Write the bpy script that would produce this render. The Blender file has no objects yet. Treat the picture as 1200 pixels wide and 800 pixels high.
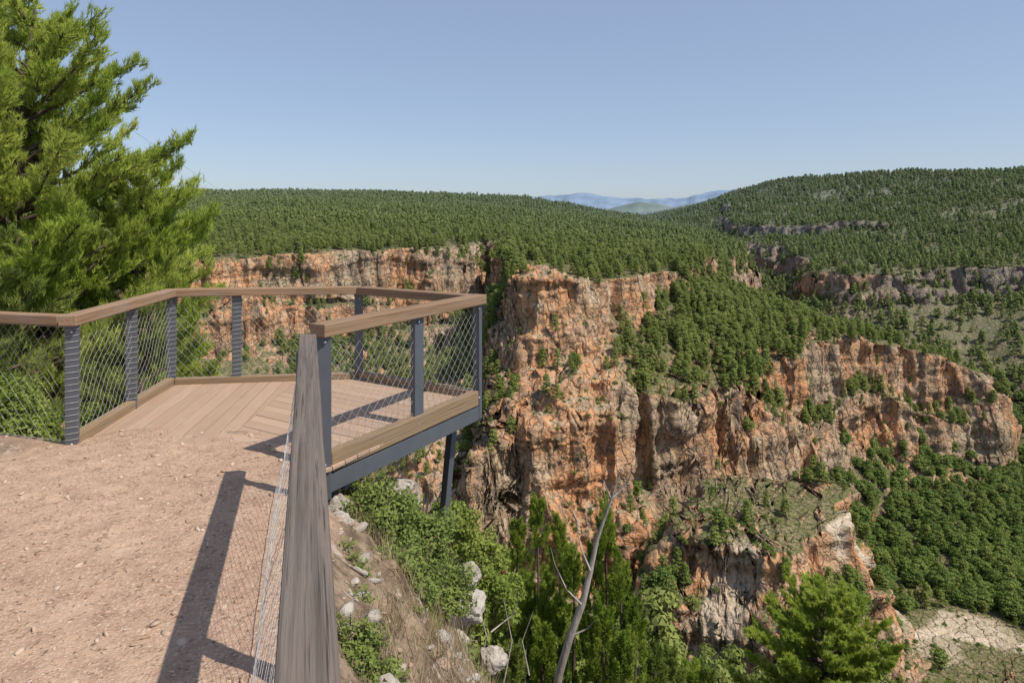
import bpy, math, random
import numpy as np
from mathutils import Vector, Matrix
rng=np.random.default_rng(7); random.seed(7)
scene=bpy.context.scene
F=np.float32
# ------------------------------------------------------------------ noise
def _h(ix,iy,iz,seed):
    h=(ix.astype(np.uint32)*np.uint32(374761393)+iy.astype(np.uint32)*np.uint32(668265263)+iz.astype(np.uint32)*np.uint32(2147483647)+np.uint32((seed*974634777)&0xffffffff))
    h=(h^(h>>np.uint32(13)))*np.uint32(1274126177)
    h=(h^(h>>np.uint32(16)))*np.uint32(2246822519)
    h=h^(h>>np.uint32(15))
    return (h&np.uint32(0xffff)).astype(F)/F(65535)
def n2(x,y,seed=0):
    fx=np.floor(x);fy=np.floor(y);ix=fx.astype(np.int64).astype(np.uint32);iy=fy.astype(np.int64).astype(np.uint32)
    u=(x-fx).astype(F);v=(y-fy).astype(F);u=u*u*(3-2*u);v=v*v*(3-2*v)
    z=np.zeros_like(ix);o=np.uint32(1)
    a=_h(ix,iy,z,seed);b=_h(ix+o,iy,z,seed);c=_h(ix,iy+o,z,seed);d=_h(ix+o,iy+o,z,seed)
    return ((a+(b-a)*u)*(1-v)+(c+(d-c)*u)*v)*2-1
def n3(x,y,z,seed=0):
    fx=np.floor(x);fy=np.floor(y);fz=np.floor(z)
    ix=fx.astype(np.int64).astype(np.uint32);iy=fy.astype(np.int64).astype(np.uint32);iz=fz.astype(np.int64).astype(np.uint32)
    u=(x-fx).astype(F);v=(y-fy).astype(F);w=(z-fz).astype(F)
    u=u*u*(3-2*u);v=v*v*(3-2*v);w=w*w*(3-2*w);o=np.uint32(1)
    r=0
    for k,wk in ((0,1-w),(1,w)):
        kz=iz+np.uint32(k)
        a=_h(ix,iy,kz,seed);b=_h(ix+o,iy,kz,seed);c=_h(ix,iy+o,kz,seed);d=_h(ix+o,iy+o,kz,seed)
        r=r+wk*((a+(b-a)*u)*(1-v)+(c+(d-c)*u)*v)
    return r*2-1
def fbm2(x,y,o=4,seed=0):
    r=0;a=.5;f=1.
    for i in range(o):
        r=r+a*n2(x*f+i*17.3,y*f-i*9.1,seed+i);a*=.5;f*=2.03
    return r
def ss(t): 
    t=np.clip(t,0,1); return t*t*(3-2*t)
def sdf(px,py,poly):
    P=np.array(poly,dtype=F);n=len(P)
    d=np.full(px.shape,1e12,dtype=F);s=np.ones(px.shape,dtype=F)
    for i in range(n):
        a=P[i];b=P[i-1]
        ex=b[0]-a[0];ey=b[1]-a[1];wx=px-a[0];wy=py-a[1]
        t=np.clip((wx*ex+wy*ey)/(ex*ex+ey*ey),0,1)
        bx=wx-ex*t;by=wy-ey*t
        d=np.minimum(d,bx*bx+by*by)
        c1=py>=a[1];c2=py<b[1];c3=ex*wy>ey*wx
        flip=(c1&c2&c3)|(~c1&~c2&~c3)
        s=np.where(flip,-s,s)
    return s*np.sqrt(d)
def rbf(ctrl):
    C=np.array(ctrl,dtype=np.float64);n=len(C);X=C[:,:2]
    K=np.sqrt(((X[:,None]-X[None])**2).sum(-1)+25)
    P=np.c_[np.ones(n),X/500]
    M=np.zeros((n+3,n+3));M[:n,:n]=K;M[:n,n:]=P;M[n:,:n]=P.T
    w=np.linalg.solve(M,np.r_[C[:,2],0,0,0])
    def f(x,y):
        r=(w[n]+w[n+1]*x/500+w[n+2]*y/500).astype(F)
        for i in range(n):
            r=r+F(w[i])*np.sqrt((x-F(X[i,0]))**2+(y-F(X[i,1]))**2+25)
        return r
    return f
# ------------------------------------------------------------------ terrain description (metres, camera eye = origin)
NP=[(0.05,-6),(0.03,0),(-0.33,1.1),(-1.33,4.6),(-1.75,5.2),(-2.2,6.0),(-3.3,6.1),(-3.75,5.7),(-4.8,6.0),(-9,6.6),(-16,6),(-20,-6)]
A=[(-400,320),(-171,385),(-131,420),(-84,450),(-36,480),(-28,540),(-8,520),(-2,440),(2,350),(12,316),(28,320),(46,352),(80,392),(108,422),(128,445),(134,500),(175,600),(235,700),(270,900),(300,1200),(310,3000),(-3000,3000),(-3000,250)]
B=[(-13,258),(12,264),(40,268),(62,292),(107,326),(166,366),(225,394),(278,398),(295,425),(265,470),(225,530),(190,620),(150,700),(60,600),(0,480),(0,400),(-6,320)]
C=[(450,600),(387,625),(317,650),(325,760),(360,900),(330,1050),(340,1300),(330,1700),(400,3000),(3000,3000),(3000,400),(700,560),(560,590)]
D=[(345,1060),(400,960),(460,900),(560,880),(700,950),(900,1200),(600,1500),(440,1400)]
Kn=[(56,226),(76,215),(100,220),(114,232),(112,256),(78,264)]
TA=rbf([(-1000,1500,60),(-300,1500,56),(50,1500,44),(180,1400,4),(250,1300,-8),(-171,380,-22),(-36,480,-18),(18,322,-27),(40,352,-30),(20,392,-25),(110,425,-30),(200,620,-36),(130,500,-25),(-400,330,-20),(0,900,6),(-300,900,18),(-600,900,20),(250,900,-22),(-100,650,-6),(300,2500,-10),(-1000,3000,60),(0,3000,40)])
TB=rbf([(-13,262,-88),(10,266,-82),(-5,320,-72),(14,305,-68),(40,272,-77),(60,300,-72),(60,350,-56),(45,330,-58),(100,395,-47),(107,330,-73),(166,370,-66),(225,400,-74),(278,400,-88),(295,425,-105),(120,430,-44),(200,500,-68),(165,600,-52),(150,700,-50),(265,470,-90)])
TC=rbf([(450,600,-43),(317,650,-49),(387,620,-46),(371,900,-32),(350,1100,-25),(450,900,-16),(900,1300,88),(650,1300,79),(562,1500,76),(552,1700,64),(700,900,30),(1100,900,60),(900,600,10),(600,650,-22),(431,1500,15),(400,1750,5),(450,2500,0)])
TV=rbf([(156,250,-150),(140,240,-150),(180,255,-150),(165,235,-150),(100,225,-147),(60,210,-142),(200,290,-148),(270,350,-145),(340,430,-138),(330,520,-128),(290,600,-118),(285,700,-105),(300,900,-85),(310,1200,-60),(320,1600,-40),(0,225,-140),(-30,300,-135),(-40,400,-115),(-35,470,-90),(-150,330,-130),(-300,280,-140),(450,450,-105),(400,300,-125),(500,250,-112),(300,200,-142),(250,150,-142),(700,500,-60),(0,100,-140),(0,0,-140),(-200,100,-140)])
def nearN(x,y):
    s=sdf(x,y,NP)
    so=np.maximum(s,0)
    z=-1.84-1.55*np.minimum(so,2.4)-0.70*np.maximum(so-2.4,0)
    return z,s
def height(x,y):
    w1=fbm2(x/55,y/55,3,3); w2=fbm2(x/17,y/17,3,11)
    w=(w1*20+w2*11)
    rough=fbm2(x/70,y/70,5,21)
    flat=1-ss((np.hypot((x-158)/1.6,y-246)-22)/18)
    v=np.minimum(TV(x,y),-38)+rough*9*(1-.85*flat)
    def mesa(T,s,drop,tal):
        l=0.5+0.4*n2(x/40,y/40,31)
        st=drop*(l*ss(s/4.5)+(1-l)*ss((s-9)/4.5))
        return T-st-tal*np.maximum(s-2,0)
    ta=np.minimum(TA(x,y),62)+rough*np.clip((y-350)/60,1,6)
    sA=sdf(x,y,A)+w*np.interp(y,[330,420],[.45,1.]).astype(F)
    dropA=np.interp(x,[-60,0,34,60],[42,40,34,17]).astype(F)
    hA=mesa(ta,sA,dropA,np.interp(x,[-30,5,40],[.6,1.2,1.8]).astype(F))
    tb=np.clip(TB(x,y),-120,-30)+rough*5+3.5*fbm2(x/14,y/14,3,77)
    sB=sdf(x,y,B)+w*.6
    hB=mesa(tb,sB,47.,np.interp(x,[40,100],[.8,.62]).astype(F))
    tc=np.minimum(TC(x,y),90)+rough*np.clip((y-500)/60,1,9)
    sC=sdf(x,y,C)+w*1.2
    sD=sdf(x,y,D)+w*1.5
    tc=tc+16*ss(-sD/8)*np.interp(x,[430,520],[1,0]).astype(F)
    hC=mesa(tc,sC,20.,.34)
    sK=sdf(x,y,Kn)+w*.35
    hK=mesa((-102+rough*4+(y-235)*.12+1.5*fbm2(x/9,y/9,3,78)),sK,23.,1.1)
    zn,sn=nearN(x,y)
    zn=zn+rough*9*ss((sn-25)/60)+1.2*fbm2(x/7,y/7,3,5)*ss((sn-6)/12)-.5*(1-ss((sn-5)/8))
    h=np.maximum.reduce([v,hA,hB,hC,hK,zn])
    return h.astype(F)
# level-of-detail sheet
NC,NR,NS=1150,1050,1500
th=np.linspace(math.radians(-52),math.radians(48),NC).astype(F)
q=np.linspace(0,1,NS);r0,r1,off=2.0,9000.,45.
rs=((r0+off)*((r1+off)/(r0+off))**q-off).astype(F)
TH,RS=np.meshgrid(th,rs,indexing='ij')
X=RS*np.sin(TH);Y=RS*np.cos(TH)
H=height(X,Y)
dr=np.diff(RS,axis=1);dh=np.diff(H,axis=1);rm=.5*(RS[:,1:]+RS[:,:-1])
m=np.sqrt(dr**2+(3.2*dh)**2)/(rm+off)
m=m*np.where(rm>1300,.3,1)
for _ in range(2):
    m=(np.roll(m,1,0)+m+np.roll(m,-1,0)); m[0]=m[1];m[-1]=m[-2]; m/=3
cum=np.concatenate([np.zeros((NC,1)),np.cumsum(m,1)],1);cum/=cum[:,-1:]
t=np.linspace(0,1,NR)
R2=np.empty((NC,NR),dtype=F);H2=np.empty((NC,NR),dtype=F)
for i in range(NC):
    R2[i]=np.interp(t,cum[i],rs);H2[i]=np.interp(R2[i],rs,H[i])
TH2=np.repeat(th[:,None],NR,1)
P=np.stack([R2*np.sin(TH2),R2*np.cos(TH2),H2],-1)
def gnorm(P):
    du=np.empty_like(P);dv=np.empty_like(P)
    du[1:-1]=P[2:]-P[:-2];du[0]=P[1]-P[0];du[-1]=P[-1]-P[-2]
    dv[:,1:-1]=P[:,2:]-P[:,:-2];dv[:,0]=P[:,1]-P[:,0];dv[:,-1]=P[:,-1]-P[:,-2]
    n=np.cross(du,dv);n/=np.linalg.norm(n,axis=-1,keepdims=True)+1e-9
    n*=np.sign(n[...,2:3]+1e-9)
    return n
N=gnorm(P)
gx,gy=P[...,0].copy(),P[...,1].copy()
bare=(1-ss((gx-44-10*fbm2(gx/20,gy/20,2,55))/14))*ss((gx+60)/30)*(1-ss((gy-335)/15))*ss((gy-235)/15)
cl=np.maximum(ss((.88-N[...,2])/.33),bare*.8)*ss((R2-40)/60)
idx=np.where((cl>.03)&(R2<2500))
p=P[idx];c=cl[idx][:,None]
x,y,z=p[:,0],p[:,1],p[:,2]
def ridge(a): return 1-2*np.abs(a)
d=5.2*n3(x/20,y/20,z/55,1)+3.8*ridge(n3(x/9,y/9,z/38,2))+1.6*ridge(n3(x/4.4,y/4.4,z/16,3))+.7*ridge(n3(x/2.,y/2.,z/4.4,4))+.3*n3(x/1.,y/1.,z/1.,6)
zz=z+3.5*n3(x/30,y/30,z/30,9)
st=np.round(n2(zz/6.5,zz*0+3,41)*2.5)/2.5*2.0+n2(zz/2.4,zz*0+8,43)*.7
d=d+st
nn=N[idx].copy();nn[:,2]*=.35;nn/=np.linalg.norm(nn,axis=1,keepdims=True)+1e-6
P[idx]=p+nn*(d[:,None]*c)
P[...,2]+=(1-cl)*.35*fbm2(P[...,0]/2.5,P[...,1]/2.5,2,60)*ss((R2-15)/30)
P[...,2]+=bare*3.0*fbm2(P[...,0]/7,P[...,1]/7,4,61)
N=gnorm(P)
def polydist(x,y,pts):
    d=np.full(x.shape,1e9)
    for a,b in zip(pts[:-1],pts[1:]):
        ex,ey=b[0]-a[0],b[1]-a[1];t_=np.clip(((x-a[0])*ex+(y-a[1])*ey)/(ex*ex+ey*ey),0,1)
        d=np.minimum(d,np.hypot(x-a[0]-ex*t_,y-a[1]-ey*t_))
    return d
gx,gy=P[...,0],P[...,1]
wob=6*fbm2(gx/12,gy/12,3,90)
track=polydist(gx,gy,[(108,228),(122,239),(138,247),(157,250),(170,244),(182,240),(200,244),(215,262)])
dirt=1-ss((track+wob*.15-2.0)/1.0)
dirt=np.maximum(dirt,.75*(1-ss((np.hypot((gx-172)/1.3,gy-253)+wob*1.6-9)/4)))
dirt=np.maximum(dirt,.5*(1-ss((np.hypot((gx-145)/1.3,gy-240)+wob*1.8-8)/6)))
dirt=np.maximum(dirt,.8*(1-ss((np.hypot((gx-66)/1.8,gy-212)+wob*1.2-5)/4)))
clear=np.maximum(1-ss((np.hypot((gx-160)/1.6,gy-236)+wob-22)/7),1-ss((np.hypot((gx-68)/1.6,gy-206)+wob-7)/5))
def mk(name,V,Fc,mats=(),smooth=False,matidx=None):
    me=bpy.data.meshes.new(name);V=np.asarray(V,dtype=F).reshape(-1,3);Fc=np.asarray(Fc,dtype=np.int32);k=Fc.shape[1]
    me.vertices.add(len(V));me.vertices.foreach_set('co',V.ravel())
    me.loops.add(Fc.size);me.loops.foreach_set('vertex_index',Fc.ravel())
    me.polygons.add(len(Fc));me.polygons.foreach_set('loop_start',np.arange(0,Fc.size,k,dtype=np.int32))
    try: me.polygons.foreach_set('loop_total',np.full(len(Fc),k,dtype=np.int32))
    except Exception: pass
    for mm in mats: me.materials.append(mm)
    if matidx is not None: me.polygons.foreach_set('material_index',np.asarray(matidx,dtype=np.int32))
    me.update(calc_edges=True);me.validate()
    if smooth: me.polygons.foreach_set('use_smooth',np.ones(len(me.polygons),dtype=bool))
    return me
def link(name,me,parent=None):
    o=bpy.data.objects.new(name,me);scene.collection.objects.link(o)
    if parent: o.parent=parent
    return o
def empty(name):
    o=bpy.data.objects.new(name,None);scene.collection.objects.link(o);return o
# ------------------------------------------------------------------ material helpers
class NT:
    def __init__(s,name):
        s.m=bpy.data.materials.new(name);s.m.use_nodes=True;s.t=s.m.node_tree;s.t.nodes.clear()
    def n(s,typ,props=None,**ins):
        nd=s.t.nodes.new(typ)
        for k,v in (props or {}).items(): setattr(nd,k,v)
        for k,v in ins.items():
            key=int(k[1:]) if k[0]=='i' and k[1:].isdigit() else k.replace('_',' ')
            s.set(nd.inputs[key],v)
        return nd
    def set(s,sock,v):
        if isinstance(v,bpy.types.NodeSocket): s.t.links.new(v,sock)
        else: sock.default_value=v
    def noise(s,vec,scale,detail=4,rough=.6):
        return s.n('ShaderNodeTexNoise',Vector=vec,Scale=scale,Detail=detail,Roughness=rough).outputs[0]
    def mapping(s,vec,scale):
        return s.n('ShaderNodeMapping',Vector=vec,Scale=scale).outputs[0]
    def rng(s,v,a,b,c=0.,d=1.):
        return s.n('ShaderNodeMapRange',i0=v,i1=float(a),i2=float(b),i3=float(c),i4=float(d)).outputs[0]
    def mix(s,f,a,b,bt='MIX'):
        nd=s.t.nodes.new('ShaderNodeMix');nd.data_type='RGBA';nd.blend_type=bt
        s.set(nd.inputs[0],f);s.set(nd.inputs[6],a if isinstance(a,bpy.types.NodeSocket) else (*a,1));s.set(nd.inputs[7],b if isinstance(b,bpy.types.NodeSocket) else (*b,1))
        return nd.outputs[2]
    def math(s,op,a,b=0.):
        return s.n('ShaderNodeMath',{'operation':op},i0=a,i1=b).outputs[0]
    def bump(s,h,dist,strength=1.,normal=None):
        nd=s.n('ShaderNodeBump',Height=h,Distance=dist,Strength=strength)
        if normal is not None: s.t.links.new(normal,nd.inputs['Normal'])
        return nd.outputs[0]
    def out(s,col,rough=.9,normal=None,metal=0.,spec=.3):
        b=s.n('ShaderNodeBsdfPrincipled');s.set(b.inputs['Base Color'],col if isinstance(col,bpy.types.NodeSocket) else (*col,1))
        s.set(b.inputs['Roughness'],rough);b.inputs['Metallic'].default_value=metal;b.inputs['Specular IOR Level'].default_value=spec
        if normal is not None: s.t.links.new(normal,b.inputs['Normal'])
        o=s.t.nodes.new('ShaderNodeOutputMaterial');s.t.links.new(b.outputs[0],o.inputs[0]);return s.m
    def diffuse(s,col,normal=None):
        b=s.n('ShaderNodeBsdfDiffuse',Color=col)
        if normal is not None: s.t.links.new(normal,b.inputs['Normal'])
        o=s.t.nodes.new('ShaderNodeOutputMaterial');s.t.links.new(b.outputs[0],o.inputs[0]);return s.m
def co(s,k='Object'): return s.n('ShaderNodeTexCoord').outputs[k]
# terrain
s=NT('terrain_rock_and_scrub');pos=co(s)
geo=s.n('ShaderNodeNewGeometry');sep=s.n('ShaderNodeSeparateXYZ',Vector=geo.outputs['Normal'])
psep=s.n('ShaderNodeSeparateXYZ',Vector=pos)
nz=sep.outputs[2]
fine=s.noise(pos,.9,4,.7)
mid_=s.noise(pos,.16,4,.65)
batt=s.n('ShaderNodeAttribute',{'attribute_name':'bare'}).outputs['Fac']
e=s.math('ADD',nz,s.rng(mid_,.3,.7,-.13,.13));e=s.math('SUBTRACT',e,s.math('MULTIPLY',batt,.2))
rock=s.rng(e,.80,.68)
low=s.noise(pos,.022,3,.6)
col=s.mix(s.rng(low,.40,.56),(.40,.30,.20),(.58,.285,.135))
col=s.mix(s.rng(mid_,.50,.64,0,.85),col,(.50,.375,.25))
strat=s.noise(s.mapping(pos,(.02,.02,.38)),1.,4,.65)
col=s.mix(s.math('MULTIPLY',s.rng(strat,.5,.60),.45),col,(.30,.155,.085))
stain=s.noise(s.mapping(pos,(.25,.25,.035)),1.,4,.7)
col=s.mix(s.math('MULTIPLY',s.rng(stain,.50,.62),.75),col,(.16,.13,.105))
col=s.mix(s.rng(stain,.44,.36,0,.45),col,(.58,.48,.36))
col=s.mix(s.rng(fine,.50,.7,0,.3),col,(.56,.44,.31))
col=s.mix(s.rng(psep.outputs[0],290,380,0,.8),col,s.mix(stain,(.08,.07,.06),(.30,.25,.20)))  # right-hand rock greyed and darkened in colour to stand for its shade
fr_=s.n('ShaderNodeTexVoronoi',{'feature':'DISTANCE_TO_EDGE'},Vector=s.n('ShaderNodeVectorMath',{'operation':'ADD'},i0=s.mapping(pos,(.20,.20,.06)),i1=s.n('ShaderNodeTexNoise',Vector=pos,Scale=.25,Detail=3.).outputs[1]).outputs[0],Scale=1.).outputs[0]
col=s.mix(s.rng(fr_,.0,.05,.7,0),col,(.08,.06,.045))
grd=s.mix(s.rng(fine,.40,.60),(.085,.10,.035),(.27,.215,.13))
grd=s.mix(s.rng(mid_,.5,.62,0,.6),grd,(.11,.13,.045))
grd=s.mix(s.math('MULTIPLY',batt,s.rng(fine,.3,.5)),grd,(.42,.33,.23))
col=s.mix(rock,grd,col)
col=s.mix(s.math('MULTIPLY',s.rng(s.noise(pos,.5,4,.7),.58,.63),s.math('MULTIPLY',rock,.75)),col,(.08,.09,.035))
at=s.n('ShaderNodeAttribute',{'attribute_name':'dirt'}).outputs['Fac']
col=s.mix(at,col,s.mix(s.rng(fine,.35,.65),(.44,.34,.23),(.66,.56,.44)))
haze_tint=s.rng(psep.outputs[1],300,2400,0,.58)
col=s.mix(haze_tint,col,(.22,.30,.36))  # distance haze painted into the ground colour, no atmosphere behind it
b1=s.bump(s.math('ADD',s.noise(s.mapping(pos,(.35,.35,.5)),1.,5,.65),s.rng(fr_,0,.12,-.35,0)),1.7,1.)
b2=s.bump(fine,.3,.6,b1)
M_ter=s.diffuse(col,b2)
ii=np.arange(NC*NR,dtype=np.int32).reshape(NC,NR)
Q=np.stack([ii[:-1,:-1],ii[1:,:-1],ii[1:,1:],ii[:-1,1:]],-1).reshape(-1,4)
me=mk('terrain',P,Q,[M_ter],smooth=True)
for nm,v in (('dirt',dirt),('bare',bare)):
    a=me.attributes.new(nm,'FLOAT','POINT');a.data.foreach_set('value',v.astype(F).ravel())
terrain=link('terrain',me)
# ------------------------------------------------------------------ foliage materials
def leafmat(name,c1,c2,c3,nscale=1.2,tr=.3,haze_tint=False):
    s=NT(name);pos=co(s);g=s.n('ShaderNodeObjectInfo')
    c=s.mix(g.outputs['Random'],c1,c2)
    c=s.mix(s.rng(s.noise(pos,nscale,1),.4,.65),c,c3)
    if haze_tint:
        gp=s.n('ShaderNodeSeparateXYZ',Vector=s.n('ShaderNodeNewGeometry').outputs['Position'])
        c=s.mix(s.rng(gp.outputs[1],300,2400,0,.58),c,(.22,.30,.33))  # far leaves tinted blue-grey with depth, haze put into their colour
    d=s.n('ShaderNodeBsdfDiffuse',Color=c);res=d.outputs[0]
    if tr>0:
        tl=s.n('ShaderNodeBsdfTranslucent',Color=c);res=s.n('ShaderNodeMixShader',i0=tr,i1=d.outputs[0],i2=tl.outputs[0]).outputs[0]
    o=s.t.nodes.new('ShaderNodeOutputMaterial');s.t.links.new(res,o.inputs[0]);return s.m
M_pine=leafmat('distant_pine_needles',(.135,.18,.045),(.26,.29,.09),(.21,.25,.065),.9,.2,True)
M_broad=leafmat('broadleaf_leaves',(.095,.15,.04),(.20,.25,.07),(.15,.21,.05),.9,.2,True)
M_near=leafmat('pine_needles',(.34,.43,.07),(.34,.43,.07),(.48,.54,.12),.8,.4)
M_near2=leafmat('pine_needles_olive',(.20,.26,.055),(.20,.26,.055),(.30,.35,.09),1.,.35)
M_jun=leafmat('juniper_scales',(.20,.29,.045),(.24,.32,.05),(.33,.40,.07),2.,.35)
M_bush=leafmat('shrub_leaves',(.17,.23,.06),(.22,.27,.08),(.27,.32,.10),5.,.35)
M_dry=leafmat('dry_grass',(.36,.29,.16),(.26,.22,.11),(.42,.35,.22),5.,.2)
def barkmat(name,a,b):
    s=NT(name);pos=co(s);n=s.noise(s.mapping(pos,(6,6,1.2)),1.5,4,.7)
    return s.out(s.mix(s.rng(n,.35,.65),a,b),.95,s.bump(n,.03),spec=.1)
M_bark=barkmat('pine_bark',(.07,.05,.04),(.16,.12,.09))
M_dead=barkmat('dead_wood',(.26,.23,.20),(.42,.38,.34))
# ------------------------------------------------------------------ geometry helpers
def unit(v): return v/(np.linalg.norm(v,axis=-1,keepdims=True)+1e-9)
def rvec(n): return unit(rng.normal(size=(n,3)))
def cards(p,nrm,size,up=None):
    n=len(p);t_=unit(np.cross(nrm,rvec(n)));b=np.cross(nrm,t_);s_=size[:,None]
    V=np.stack([p-t_*s_*.6-b*s_*.35,p+t_*s_*.6-b*s_*.35,p+b*s_*.8],1).reshape(-1,3)
    return V,np.arange(3*n).reshape(-1,3)
def blades(p,d,L,w):
    n=len(p);sd=unit(np.cross(d,rvec(n)))*(w[:,None]*.5)
    V=np.stack([p-sd,p+sd,p+d*L[:,None]],1).reshape(-1,3)
    return V,np.arange(3*n).reshape(-1,3)
def tube(pts,rad,sides=6):
    pts=np.array(pts,float);n=len(pts);tan=np.gradient(pts,axis=0);tan=unit(tan)
    ref=np.array([0,0,1.]) if abs(tan[0][2])<.9 else np.array([1.,0,0])
    u=unit(np.cross(tan,ref));v=np.cross(tan,u);an=np.linspace(0,2*math.pi,sides,endpoint=False)
    V=(pts[:,None]+np.asarray(rad)[:,None,None]*(np.cos(an)[None,:,None]*u[:,None]+np.sin(an)[None,:,None]*v[:,None])).reshape(-1,3)
    Fc=[]
    for i in range(n-1):
        for j in range(sides):
            k=(j+1)%sides;a_,b_,c_,d_=i*sides+j,i*sides+k,(i+1)*sides+k,(i+1)*sides+j
            Fc+= [(a_,b_,c_),(a_,c_,d_)]
    return V,np.array(Fc)
class Bld:
    def __init__(s): s.V=[];s.F=[];s.M=[];s.n=0
    def add(s,VF,m):
        V,Fc=VF
        if len(V)==0:return
        s.V.append(V);s.F.append(Fc+s.n);s.M.append(np.full(len(Fc),m));s.n+=len(V)
    def mesh(s,name,mats,smooth=False): return mk(name,np.concatenate(s.V),np.concatenate(s.F),mats,smooth,np.concatenate(s.M))
def protopine(i,H_,ncl,nc,size,leaf,wide=.24,round_=False):
    b=Bld();b.add(tube([(0,0,-.8),(0.05,0,H_*.45),(0,.05,H_*.93)],[.2,.13,.03],5),0)
    ps=[];ns=[]
    for k in range(ncl):
        f=(k+.5)/ncl
        zc=H_*(.18+.78*f) if not round_ else H_*(.2+.65*f)
        env=H_*wide*((1-f)**.7*1.0+.12) if not round_ else H_*.36*math.sqrt(max(.05,1-(2*f-.9)**2))
        an=k*2.4+rng.uniform(-.5,.5);rr=env*rng.uniform(.35,.95)
        cc=np.array([rr*math.cos(an),rr*math.sin(an),zc+rng.uniform(-.3,.3)])
        m_=nc//ncl;dd=rvec(m_);dd[:,2]=np.abs(dd[:,2])*.9-.25;R=H_*(.115 if not round_ else .16)*rng.uniform(.75,1.25)
        q_=cc+dd*R*np.array([1.15,1.15,.75])*rng.uniform(.55,1,(m_,1))
        ps.append(q_);ns.append(unit(dd+rvec(m_)*.6+np.array([0,0,.45])))
        if k%3==0: b.add(tube([(0,0,zc-.6),tuple(cc)],[.05,.02],3),0)
    ps=np.concatenate(ps);ns=np.concatenate(ns)
    b.add(cards(ps,ns,size*rng.uniform(.6,1.3,len(ps))),1)
    return bpy.data.objects.new('proto_%d'%i,b.mesh('pine_proto_%d'%i,[M_bark,leaf]))
def collection(name,objs):
    c=bpy.data.collections.new(name)
    for o in objs:c.objects.link(o)
    return c
col_mid=collection('pine_kinds',[protopine(i,8.,rng.integers(20,28),1100,.36,M_pine,rng.uniform(.2,.28)) for i in range(6)]+[protopine(9,6.5,22,1100,.38,M_pine,.3,True)])
col_broad=collection('broadleaf_kinds',[protopine(20+i,7.,24,1100,.45,M_broad,.3,True) for i in range(3)])
col_far=collection('far_pine_kinds',[protopine(30+i,8.,14,220,.85,M_pine,.27) for i in range(4)])
def scatter(name,pts,scl,coll,nk,tilt=.06,parent=None):
    n=len(pts);me=bpy.data.meshes.new(name);me.vertices.add(n);me.vertices.foreach_set('co',np.asarray(pts,dtype=F).ravel())
    rot=np.c_[rng.normal(0,tilt,n),rng.normal(0,tilt,n),rng.uniform(0,6.28,n)]
    for nm,ty,val,f in (('rot','FLOAT_VECTOR',rot,'vector'),('scl','FLOAT_VECTOR',scl,'vector'),('idx','INT',rng.integers(0,nk,n),'value')):
        at=me.attributes.new(nm,ty,'POINT');at.data.foreach_set(f,np.asarray(val,dtype=np.int32 if ty=='INT' else F).ravel())
    o=link(name,me)
    ng=bpy.data.node_groups.new(name+'_scatter','GeometryNodeTree')
    ng.interface.new_socket('Geometry',in_out='INPUT',socket_type='NodeSocketGeometry');ng.interface.new_socket('Geometry',in_out='OUTPUT',socket_type='NodeSocketGeometry')
    gi=ng.nodes.new('NodeGroupInput');go=ng.nodes.new('NodeGroupOutput');ip=ng.nodes.new('GeometryNodeInstanceOnPoints')
    ci=ng.nodes.new('GeometryNodeCollectionInfo');ci.inputs['Collection'].default_value=coll;ci.inputs['Separate Children'].default_value=True;ci.inputs['Reset Children'].default_value=True
    def na(nm,ty):
        a=ng.nodes.new('GeometryNodeInputNamedAttribute');a.data_type=ty;a.inputs['Name'].default_value=nm;return a.outputs[0]
    L=ng.links.new
    L(gi.outputs[0],ip.inputs['Points']);L(ci.outputs[0],ip.inputs['Instance']);ip.inputs['Pick Instance'].default_value=True
    L(na('idx','INT'),ip.inputs['Instance Index']);L(na('rot','FLOAT_VECTOR'),ip.inputs['Rotation']);L(na('scl','FLOAT_VECTOR'),ip.inputs['Scale']);L(ip.outputs[0],go.inputs[0])
    md=o.modifiers.new('scatter','NODES');md.node_group=ng
    return o
c4=P[:-1,:-1],P[1:,:-1],P[1:,1:],P[:-1,1:]
cen=(c4[0]+c4[1]+c4[2]+c4[3])/4
d1=c4[2]-c4[0];d2=c4[3]-c4[1]
crs=np.cross(d1,d2)
axy=.5*np.abs(crs[...,2]);nzf=np.abs(crs[...,2])/(np.linalg.norm(crs,axis=-1)+1e-9)
cx,cy,cz=cen[...,0],cen[...,1],cen[...,2];cr=np.hypot(cx,cy)
dfc=dirt[:-1,:-1];brc=bare[:-1,:-1]
patch=fbm2(cx/28,cy/28,3,200);patch2=fbm2(cx/9,cy/9,2,210)
slope_ok=ss((nzf-.58)/.18)*(1-ss((dfc-.15)/.2))*(1-.95*clear[:-1,:-1])*(1-.85*brc)
dens=slope_ok*(.28+.85*ss((patch+.25)/.4))*(.45+.9*ss((patch2+.3)/.45))
dens=np.where(cr>560,slope_ok*(.6+.5*ss((patch+.25)/.4)),dens)
sBf=sdf(cx,cy,B);sKf=sdf(cx,cy,Kn)
front=ss((-sBf+2)/25)
dens=np.where((sBf<0)&(cy<372),dens*(.35+.65*front),dens)
dens=np.where((sBf>=0)&(sBf<45)&(cx<120)&(cx>-20)&(cy<350),dens*.55,dens)
dens=np.where((sBf>=0)&(cx>120)&(cz<-95)&(cr<520),slope_ok*1.25,dens)
dens=np.where(sKf<4,dens*.12,dens)
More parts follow.
